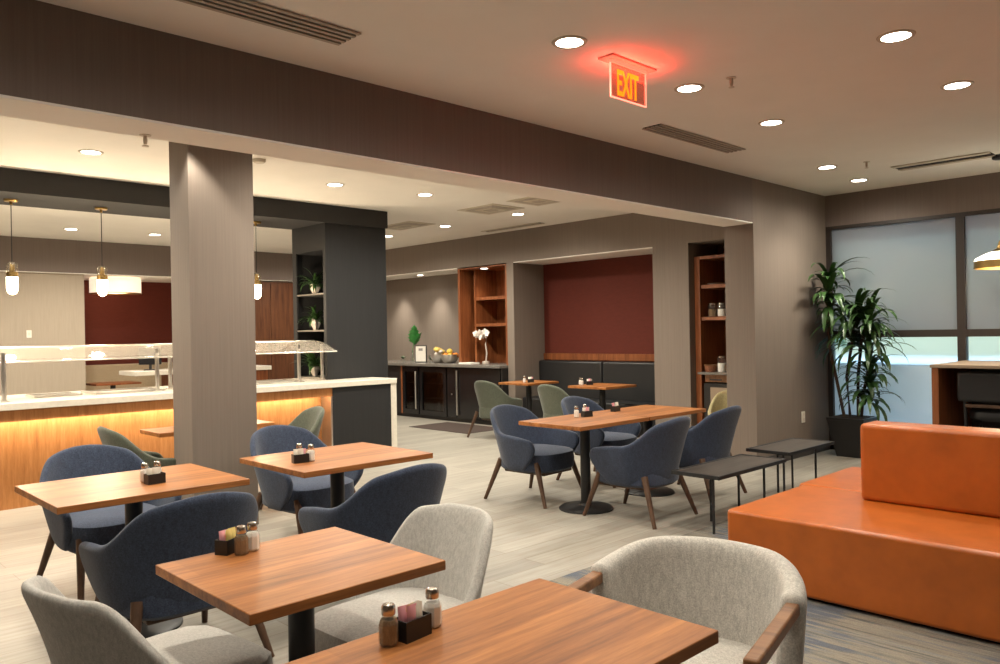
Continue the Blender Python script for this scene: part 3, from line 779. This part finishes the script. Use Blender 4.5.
MB().box(-.35, .35, -.3, .3, .73, .76).build('tabletop', 'wood_red', ft)
MB().lathe([(.22, 0), (.22, .02), (.04, .03), (.04, .73)], 20).build('pedestal', 'black_metal', ft)
sc_ = thing('point_of_sale_counter', 'white topped counter with a monitor, far behind the island', 'counter', (5.55, 13.0, 0))
MB().box(-1.2, 1.10, -.35, .35, .90, .97).build('countertop', 'white_stone', sc_, bevel=.005)
MB().box(-.55, 1.05, -.3, .3, 0, .90).build('body', 'wood_red', sc_)
mo = thing('monitor', 'black monitor standing on the far white counter', 'monitor', (4.72, 13.0, .97), -.5)
MB().box(-.09, .09, -.07, .07, 0, .015).build('foot', 'black_plastic', mo)
MB().box(-.02, .02, -.012, .012, .015, .14).build('neck', 'black_plastic', mo)
MB().box(-.17, .17, -.03, -.012, .09, .38).build('screen', 'screen', mo, bevel=.006)
cb = thing('tall_cupboard', 'reddish wood double cupboard at the far end, right of the column', 'cupboard', (7.15, 13.77, 0))
MB().box(-.75, .75, -.15, 0, 0, 2.50).build('body', 'wood_dark', cb)
for s in (-1, 1):
    d = MB().box(min(s * .004, s * .73), max(s * .004, s * .73), -.172, -.152, .05, 2.48).build('door', 'wood_dark', cb, bevel=.003)
    MB().tube([(s * .06, -.20, 1.25), (s * .06, -.20, 1.40)], .01, 8).build('handle', 'black_metal', d, smooth=True)
sw = thing('light_switch', 'pale wall switch plate on the far cream wall', 'switch', (3.16, 13.655, 1.58))
MB().box(-.035, .035, -.008, 0, -.058, .058).build('plate', 'plastic_white', sw, bevel=.003)
MB().box(-.012, .012, -.014, -.008, -.022, .022).build('rocker', 'wall_plate', sw)
ou = thing('wall_outlet', 'small white outlet plate low on the pier by the plant', 'outlet', (8.745, YW, .448))
MB().box(-.042, .042, -.008, 0, -.065, .065).build('plate', 'plastic_white', ou, bevel=.003)
for dz in (-.028, .028): MB().lathe([(.018, 0), (.018, .003)], 16).build('socket', 'wall_plate', ou, loc=(0, -.008, dz), rot=(PI / 2, 0, 0))

# ------------------------------------------------------------------ coffee counter and shelving niche
cc = thing('coffee_counter', 'grey granite topped counter with bays for coolers by the wall', 'counter', (0, 0, 0))
box('countertop', 'granite', 8.47, XB - .006, 8.81, 12.9, .915, .962, cc, .005)
box('end_panel', 'wood_red', 8.53, XB - .01, 11.40, 11.44, .06, .915, cc)
box('end_panel', 'black_plastic', 8.53, XB - .01, 8.81, 8.84, .06, .915, cc)
box('back_panel', 'black_plastic', 9.30, XB - .01, 8.84, 11.40, .06, .915, cc)
box('front_panel', 'black_plastic', 8.53, 8.56, 11.44, 12.9, .06, .915, cc)
box('toe_kick', 'black_plastic', 8.60, XB - .01, 8.81, 12.9, 0, .06, cc)
def cooler(label, y0, y1, glass, handle=True):
    t = thing('drinks_cooler', label, 'fridge', (8.53, (y0 + y1) / 2, .06), 0, 'coolers under the coffee counter')
    a = (y1 - y0) / 2
    if glass:
        MB().box(.70, .74, -a, a, 0, .84).build('back', 'black_gloss', t)
        MB().box(.05, .70, -a, -a + .03, 0, .84).build('side', 'black_gloss', t); MB().box(.05, .70, a - .03, a, 0, .84).build('side', 'black_gloss', t)
        MB().box(.05, .70, -a + .03, a - .03, .80, .84).build('top', 'black_gloss', t); MB().box(.05, .70, -a + .03, a - .03, 0, .04).build('bottom', 'black_gloss', t)
        for z in (.28, .54): MB().box(.12, .68, -a + .03, a - .03, z, z + .01).build('wire_shelf', 'steel', t)
        d = MB().box(.02, .03, -a + .07, a - .07, .09, .75).build('glass_door', 'cooler_glass', t)
        for q in ((-a, a, .75, .83), (-a, a, .01, .09), (-a, -a + .07, .09, .75), (a - .07, a, .09, .75)): MB().box(.0, .045, *q).build('door_frame', 'black_gloss', d)
        yh = -a + .04
        if handle: MB().tube([(-.035, yh, .10), (-.035, yh, .76)], .014, 10).build('handle', 'steel', d, smooth=True)
    else:
        MB().box(.05, .74, -a, a, 0, .84).build('body', 'black_gloss', t)
        d = MB().box(0, .048, -a, a, .02, .84).build('door', 'black_gloss', t, bevel=.004)
        if handle: MB().tube([(-.03, a - .03, .06), (-.03, a - .03, .80)], .013, 10).build('handle', 'steel', d, smooth=True)
        if not handle: MB().lathe([(.012, 0), (.012, .006)], 12).build('lock', 'steel', d, loc=(-.001, a - .12, .40), rot=(0, -PI / 2, 0))
    return t
k1 = cooler('glass door drinks cooler under the counter, nearer the tower', 10.93, 11.39, True)
k2 = cooler('glass door drinks cooler under the counter, middle of three', 10.18, 10.90, True, False)
cooler('narrow black control cabinet door under the counter beside the glass coolers', 9.93, 10.15, False, False)
cooler('solid black cooler under the counter below the shelving niche', 8.86, 9.90, False)
random.seed(4)
for lab, ya, yb in (('in the cooler nearer the tower', 11.02, 11.30), ('in the middle cooler', 10.32, 10.76)):
    for z in (.11, .355, .615):
        for k in range(4):
            y = ya + (yb - ya) * (k + .5) / 4
            t = thing('drink_bottle', 'small drink bottle on a shelf %s' % lab, 'bottle', (8.80, y, z), 0, 'bottles ' + lab)
            MB().lathe([(.028, 0), (.03, .005), (.03, .10), (.013, .14), (.013, .17)], 10).build('bottle_body', random.choice(['apple', 'plastic_white', 'orange_fruit', 'ceramic']), t, smooth=True)
            MB().lathe([(.015, .17), (.015, .185)], 10).build('bottle_cap', 'black_plastic', t)
mt = tag(box('floor_mat', 'mat', 7.62, 8.42, 8.63, 10.03, 0, .008, None, .003), 'dark brown mat on the floor before the coolers', 'mat')
# wooden shelving unit in the niche
su = thing('niche_shelving', 'reddish wood wall niche with two open shelves above the counter', 'shelf unit', (0, 0, 0))
box('side_panel', 'wood_red', XW + .01, XB, 9.93, 9.98, .962, 2.555, su)
box('side_panel', 'wood_red', XW + .01, XB, 8.80, 8.85, .962, 2.555, su)
box('top_panel', 'wood_red', XW + .01, XB, 8.85, 9.93, 2.535, 2.555, su)
for z in (1.58, 2.02): box('shelf', 'wood_red', 8.86, XB, 8.85, 9.76, z, z + .05, su)
box('divider', 'wood_red', 8.86, XB, 9.76, 9.80, .962, 2.535, su)
# things on the coffee counter
vz = thing('monstera_vase', 'green monstera leaves in a small glass vase by the framed sign', 'plant', (8.95, 11.62, .962))
MB().lathe([(.04, 0), (.05, .02), (.045, .12), (.03, .18), (.035, .20)], 20).build('vase', 'clear_glass', vz, smooth=True)
MB().tube([(0, 0, .02), (.0, .01, .2), (.02, -.02, .40)], .006, 8).build('stem', 'leaf_bright', vz, smooth=True)
def monstera(p, az, el, L, w, mb):
    p = Vector(p); d = Vector((math.cos(az) * math.cos(el), math.sin(az) * math.cos(el), math.sin(el))); side = Vector((-math.sin(az), math.cos(az), 0)); b = len(mb.v); n = 13
    for j in range(n):
        t = j / (n - 1); ww = w * (math.sin(PI * (t ** .7)) ** .8) * (.5 if j % 2 else .78)
        q = p + d * L * t; mb.v += [tuple(q - side * ww), tuple(q), tuple(q + side * ww)]
    for j in range(n - 1):
        a = b + 3 * j; mb.f += [(a, a + 1, a + 4, a + 3), (a + 1, a + 2, a + 5, a + 4)]
mm = MB(); monstera((.02, -.02, .33), -2.2, 1.2, .38, .16, mm); mm.build('leaf', 'leaf_bright', vz, smooth=True, solid=.003)
mm = MB(); monstera((.02, -.02, .30), -1.2, 1.0, .30, .11, mm); mm.build('leaf', 'leaf_bright', vz, smooth=True, solid=.003)
fr_ = thing('picture_frame', 'black framed white sign card propped on the coffee counter', 'picture frame', (8.80, 11.18, .962), PI / 2 - .75)
fr_.rotation_euler = (0, 0, -PI / 2 + .25)
t0 = MB()
MB().box(-.13, .13, -.012, .0, 0, .31).build('frame', 'black_plastic', fr_, bevel=.003)
MB().box(-.112, .112, -.015, -.012, .018, .292).build('card', 'paper', fr_)
MB().box(-.045, .045, -.0165, -.015, .21, .255).build('printed_block', 'print', fr_)
MB().box(-.02, .02, 0, .09, 0, .2).build('stand', 'black_plastic', fr_)
for nm, lb, x, y, s in (('votive_glass', 'small green glass jar on the counter left of the framed sign', 8.85, 11.78, 1), ('votive_glass', 'small green leafy jar right of the framed sign', 8.86, 10.98, 1)):
    t = thing(nm, lb, 'jar', (x, y, .962))
    MB().lathe([(.035, 0), (.045, .01), (.045, .09)], 16).build('jar', 'clear_glass', t, smooth=True)
    q = MB(); random.seed(int(y * 100))
    for i in range(10): q.leaf((0, 0, .04), random.uniform(0, 6.28), random.uniform(.6, 1.3), .11, .03, 1.0, 4)
    q.build('sprig', 'leaf', t, smooth=True)
def bowl(label, x, y, r, seed, flowers):
    t = thing('fruit_bowl', label, 'bowl', (x, y, .962))
    MB().lathe([(r * .45, 0), (r * .7, .03), (r * .95, .09), (r, .15), (r * .93, .15), (r * .88, .10), (r * .62, .04), (.01, .02)], 28, caps=False).build('bowl', 'steel', t, smooth=True)
    return t
bowl('silver bowl heaped with yellow flowers and fruit, left of two', 8.85, 10.74, .15, 1, True)
bowl('silver bowl holding oranges, right of two', 8.82, 10.41, .165, 2, False)
random.seed(11)
for i in range(11):
    a = random.uniform(0, 6.28); q = random.uniform(0, .10)
    t = thing('yellow_flower', 'yellow blossom heaped in the left silver bowl', 'flower', (8.85 + q * math.cos(a), 10.74 + q * math.sin(a), 1.115 + random.uniform(0, .09)), a, 'flowers in the silver bowl')
    f = MB().ball((0, 0, 0), .046, 12, (1, 1, .75))
    f.v = [(x * random.uniform(.85, 1.12), y * random.uniform(.85, 1.12), z * random.uniform(.85, 1.12)) for x, y, z in f.v]
    f.build('petals', ['petal_yellow', 'petal', 'petal_yellow'][i % 3], t, smooth=True)
    MB().ball((0, 0, .032), .014, 8).build('flower_centre', 'apple', t, smooth=True)
for i, (dx, dy, dz) in enumerate(((-.06, -.075, .125), (-.06, .04, .125), (.055, -.02, .125), (-.01, -.01, .20), (.04, .085, .13), (.045, -.11, .13))):
    t = thing('orange', 'orange resting in the right silver bowl', 'fruit', (8.82 + dx, 10.41 + dy, .962 + dz), 0, 'oranges in the silver bowl')
    MB().ball((0, 0, 0), .052, 14).build('peel', 'orange_fruit' if i % 3 else 'apple', t, smooth=True)
    MB().lathe([(.004, .048), (.005, .056)], 8).build('stalk', 'leaf_dark', t)
oc = thing('orchid', 'white orchid on a tall stalk in the wooden niche', 'plant', (8.78, 9.45, .962))
MB().lathe([(.05, 0), (.06, .02), (.055, .05), (.05, .05)], 16).build('pot', 'ceramic', oc, smooth=True)
MB().tube([(0, 0, .04), (.0, -.03, .18), (0, .0, .32), (0, -.02, .42), (0, .06, .50)], .012, 8).build('stalk', 'ceramic', oc, smooth=True)
for i, (dy, dz) in enumerate(((-.08, .50), (-.02, .53), (.05, .50), (.11, .52), (.16, .47), (.0, .46), (.07, .44), (.2, .50))):
    f = MB()
    for k in range(5): f.leaf((0, 0, 0), k * 2 * PI / 5, .25, .06, .055, .4, 3)
    f.build('blossom', 'petal', oc, smooth=True, loc=(-.03, dy, dz), rot=(0, -1.2, i))
ty = thing('white_tray', 'flat white napkin stack on the counter left of the orchid', 'napkins', (8.72, 9.80, .962))
MB().box(-.10, .10, -.15, .15, 0, .025).build('stack', 'paper', ty, bevel=.004)

# ------------------------------------------------------------------ black banquette in the alcove
bb = thing('black_banquette', 'black leatherette banquette under the red alcove wall', 'bench', (0, 0, 0))
for a, b in ((6.06, 7.35), (7.36, 8.64)):
    box('seat', 'black_leather', 8.78, XB - .12, a, b, .14, .46, bb, .03, 3)
    box('backrest', 'black_leather', XB - .17, XB - .03, a, b, .44, 1.02, bb, .03, 3)
box('plinth', 'black_plastic', 8.84, XB - .05, 6.08, 8.62, 0, .14, bb)

# ------------------------------------------------------------------ right hand shelving niche
rn = thing('coffee_niche', 'built in wooden niche unit with shelves, counter and drawer by the pier', 'shelf unit', (0, 0, 0))
box('side_panel', 'wood_red', XW + .12, XB, 5.42, 5.50, .0, 2.40, rn)
box('countertop', 'granite', XW + .03, XB - .005, 4.49, 5.42, .905, .935, rn)
d = box('drawer', 'armwood', XW + .10, XW + .13, 4.49, 5.36, .81, .905, rn, .003)
MB().tube([(XW + .085, 5.12, .84), (XW + .085, 5.28, .84)], .008, 8).build('handle', 'black_metal', d, smooth=True)
box('under_counter_cooler', 'black_plastic', XW + .14, XB, 4.49, 5.40, .05, .79, rn)
box('cooler_door', 'tile_tan', XW + .125, XW + .14, 4.55, 5.30, .12, .74, rn)
box('plinth', 'black_plastic', XW + .16, XB, 4.49, 5.42, 0, .05, rn)
for z in (1.585, 1.99): box('shelf', 'wood_red', XW + .14, XB, 4.49, 5.42, z, z + .045, rn)
box('top_panel', 'wood_red', XW + .12, XB, 4.49, 5.42, 2.36, 2.40, rn)
pt_ = thing('plate', 'flat pale plate on the upper shelf of the right niche', 'plate', (8.95, 5.28, 2.035))
MB().lathe([(.06, 0), (.12, .015), (.125, .02), (.08, .012)], 24).build('dish', 'ceramic', pt_, smooth=True)
def jar(label, x, y, z, r, h, fill):
    t = thing('glass_jar', label, 'jar', (x, y, z), 0, 'glass jars in the right niche')
    MB().lathe([(r, 0), (r * 1.05, .01), (r * 1.05, h * .82), (r * .8, h * .9)], 18).build('jar', 'jar_glass', t, smooth=True)
    MB().lathe([(r * .9, .004), (r * .9, h * .55)], 16).build('contents', fill, t, smooth=True)
    MB().lathe([(r * .9, h * .9), (r * .9, h * .98), (r * .3, h)], 18).build('lid', 'cap', t, smooth=True)
for i, y in enumerate((5.30, 5.17, 5.04)):
    jar('lidded glass jar on the lower shelf of the right niche, %s' % ('leftmost', 'middle one', 'rightmost')[i], 8.86, y, 1.63, .055, .17, 'pepper' if i != 1 else 'salt')
for i, y in enumerate((5.17, 5.05)):
    jar('glass jar on the niche counter, %s' % ('next to the basket', 'against the pier edge')[i], 8.84, y, .935, .055, .20 - .03 * i, 'salt' if i == 0 else 'pepper')
bk = thing('basket', 'small brown basket on the right niche counter', 'basket', (8.83, 5.32, .935))
MB().lathe([(.06, 0), (.075, .03), (.08, .08), (.07, .08), (.06, .02)], 20).build('basket_body', 'basket', bk, smooth=True)
MB().lathe([(.083, .075), (.086, .085), (.08, .09)], 20, caps=False).build('rim', 'armwood', bk, smooth=True)

# ------------------------------------------------------------------ tall plant by the window
random.seed(21)
pp = thing('potted_dracaena', 'tall drooping dracaena in a tapered black square pot by the window', 'plant', (9.10, 3.68, 0))
MB().frustum(0, 0, 0, .42, .13, .205).build('pot', 'black_plastic', pp, bevel=.006)
MB().frustum(0, 0, .415, .445, .206, .208).build('pot_rim', 'black_plastic', pp, bevel=.004)
MB().frustum(0, 0, .445, .45, .18, .18).build('soil', 'soil', pp)
canes = [([(-.06, .06, .44), (-.08, .12, .8), (-.12, .19, 1.25), (-.10, .21, 1.75), (-.08, .21, 2.02)], 2.02),
         ([(0, .02, .44), (-.03, .04, .9), (-.01, -.02, 1.3), (.02, -.05, 1.66)], 1.66),
         ([(.05, -.05, .44), (.04, -.06, .9), (.0, -.12, 1.3), (.0, -.20, 1.56)], 1.56),
         ([(.06, -.08, .44), (.05, -.12, .75), (.0, -.20, 1.02)], 1.02)]
for pts, top in canes:
    MB().tube([Vector(p) for p in pts], [.017] * len(pts), 8).build('cane', 'stem', pp, smooth=True)
    m = MB(); e = Vector(pts[-1]); n = 78
    for i in range(n):
        k = i / n; z = e.z - .42 * k
        lx = e.x + random.uniform(-.015, .015); ly = e.y + random.uniform(-.015, .015)
        az = random.uniform(0, 2 * PI)
        L = random.uniform(.40, .66) * (.75 if top < 1.1 else 1)
        if math.cos(az) > .35: L *= .55          # glass close behind
        if math.sin(az) > .2 and pts[-1][1] > .1: L *= .42   # wall beside
        m.leaf((lx, ly, z), az, random.uniform(.55, 1.45) - .7 * k, L, random.uniform(.042, .066), random.uniform(1.6, 2.9), 8)
    m.build('foliage', 'leaf', pp, smooth=True)

# ------------------------------------------------------------------ high desk by the window, stool, brass pendant
dk = thing('high_desk', 'high wooden workstation desk with dark kneehole by the window', 'desk', (0, 0, 0))
box('desktop', 'tile_tan', 8.25, 9.38, .55, 2.59, 1.065, 1.095, dk, .003)
box('side_panel', 'wood_red', 8.27, 9.36, 2.52, 2.58, 0, 1.065, dk)
box('side_panel', 'wood_red', 8.27, 9.36, .56, .62, 0, 1.065, dk)
box('back_panel', 'black_plastic', 9.30, 9.36, .62, 2.52, .0, 1.065, dk)
st = thing('black_chair', 'black chair with rounded back tucked under the high desk', 'chair', (8.62, 2.07, 0), -PI / 2)
MB().box(-.32, .32, -.27, -.21, .74, 1.03).build('back_cushion', 'black_leather', st, bevel=.03, seg=4)
seat_block(.27, .25, .56, .66, .02).build('seat', 'black_leather', st, smooth=True)
for s in (-1, 1):
    MB().tube([(s * .25, -.22, 0), (s * .25, -.235, .5), (s * .26, -.245, .95)], .016, 10).build('back_post', 'black_metal', st, smooth=True)
    MB().tube([(s * .25, .22, 0), (s * .24, .2, .58)], .016, 10).build('leg', 'black_metal', st, smooth=True)
MB().box(-.25, .25, -.265, -.235, .69, .72).build('back_rail', 'legwood', st, bevel=.005)
bp = thing('brass_pendant', 'brass dome pendant lamp hanging at the right edge by the window', 'pendant lamp', (8.50, 2.02, CEIL))
MB().lathe([(.065, -.035), (.075, -.03), (.075, 0)], 24).build('canopy', 'black_metal', bp, smooth=True)
MB().tube([(0, 0, -.03), (0, 0, -.80)], .008, 8).build('rod', 'black_metal', bp)
MB().lathe([(.236, -1.055), (.240, -1.05), (.234, -.985), (.228, -.985), (.228, -1.055)], 36, caps=False).build('rim_band', 'brass_rim', bp, smooth=True)
MB().lathe([(.232, -.985), (.215, -.96), (.16, -.93), (.10, -.905)], 36, caps=False).build('glass_shade', 'bowl_light', bp, smooth=True, solid=.006)
MB().lathe([(.115, -.912), (.10, -.90), (.05, -.87), (.03, -.80), (.012, -.79)], 36).build('top_cap', 'brass_rim', bp, smooth=True)
l = bpy.data.lights.new('pendant_glow', 'POINT'); l.energy = 10; l.color = (1, .78, .5); l.shadow_soft_size = .15
o = bpy.data.objects.new('pendant_glow', l); COL.objects.link(o); o.location = (8.50, 2.02, 1.9)

# ------------------------------------------------------------------ outside the windows
struct(box('ground_outside', plain('concrete paving', (.6, .62, .63), .9), 9.6, 40, -25, 30, -.12, -.02))
struct(box('added_canopy_outside', plain('added canopy grey', (.30, .30, .30), .9), 9.6, 11.0, -3, 12, 2.75, 2.95))  # added overhang, unseen outside, put in to grey the upper panes
struct(box('low_wall_outside', plain('low render wall', (.5, .5, .48), .9), 15.5, 15.8, -12, 25, -.02, .75))
random.seed(33)
for i in range(6):
    x = 19 + (i % 2) * 5; y = -8 + i * 4.2
    t = thing('garden_tree', 'blurred green tree outside seen through the frosted window', 'tree', (x, y, 0), 0, 'trees outside the windows')
    MB().tube([(0, 0, 0), (.1, 0, 1.2), (0, .1, 2.2)], [.12, .1, .07], 8).build('trunk', 'stem', t, smooth=True)
    m = MB()
    for k in range(200):
        a, b = random.uniform(0, 6.28), random.uniform(-1, 1); q = 1.3 * random.uniform(.5, 1)
        m.leaf((q * math.cos(a) * (1 - b * b) ** .5, q * math.sin(a) * (1 - b * b) ** .5, 2.2 + 1.3 * b), a, random.uniform(-.6, .8), .5, .35, 1, 3)
    m.build('foliage', 'leaf_bright', t, smooth=True)

wd = bpy.data.worlds.new('sky'); SC.world = wd; wd.use_nodes = True
nt = wd.node_tree; bg = nt.nodes['Background']
sk = N(nt, 'ShaderNodeTexSky'); sk.sky_type = 'NISHITA'; sk.sun_elevation = math.radians(38); sk.sun_rotation = math.radians(200); sk.sun_disc = False
sk.air_density = 1.2; sk.dust_density = 1.5
nt.links.new(sk.outputs[0], bg.inputs['Color']); bg.inputs['Strength'].default_value = .45
sl = bpy.data.lights.new('sun', 'SUN'); sl.energy = 3; sl.angle = .05
so = bpy.data.objects.new('sun', sl); COL.objects.link(so); so.rotation_euler = Vector((.45, .35, -.8)).to_track_quat('-Z', 'Y').to_euler()

SC.view_settings.view_transform = 'Standard'; SC.view_settings.look = 'None'
SC.view_settings.exposure = 1.08; SC.view_settings.gamma = 1; SC.view_settings.use_curve_mapping = False
SC.cycles.use_denoising = True
SC.cycles.max_bounces = 10; SC.cycles.diffuse_bounces = 6; SC.cycles.transparent_max_bounces = 24
SC.cycles.sample_clamp_indirect = 8
SC.cycles.caustics_reflective = False; SC.cycles.caustics_refractive = False
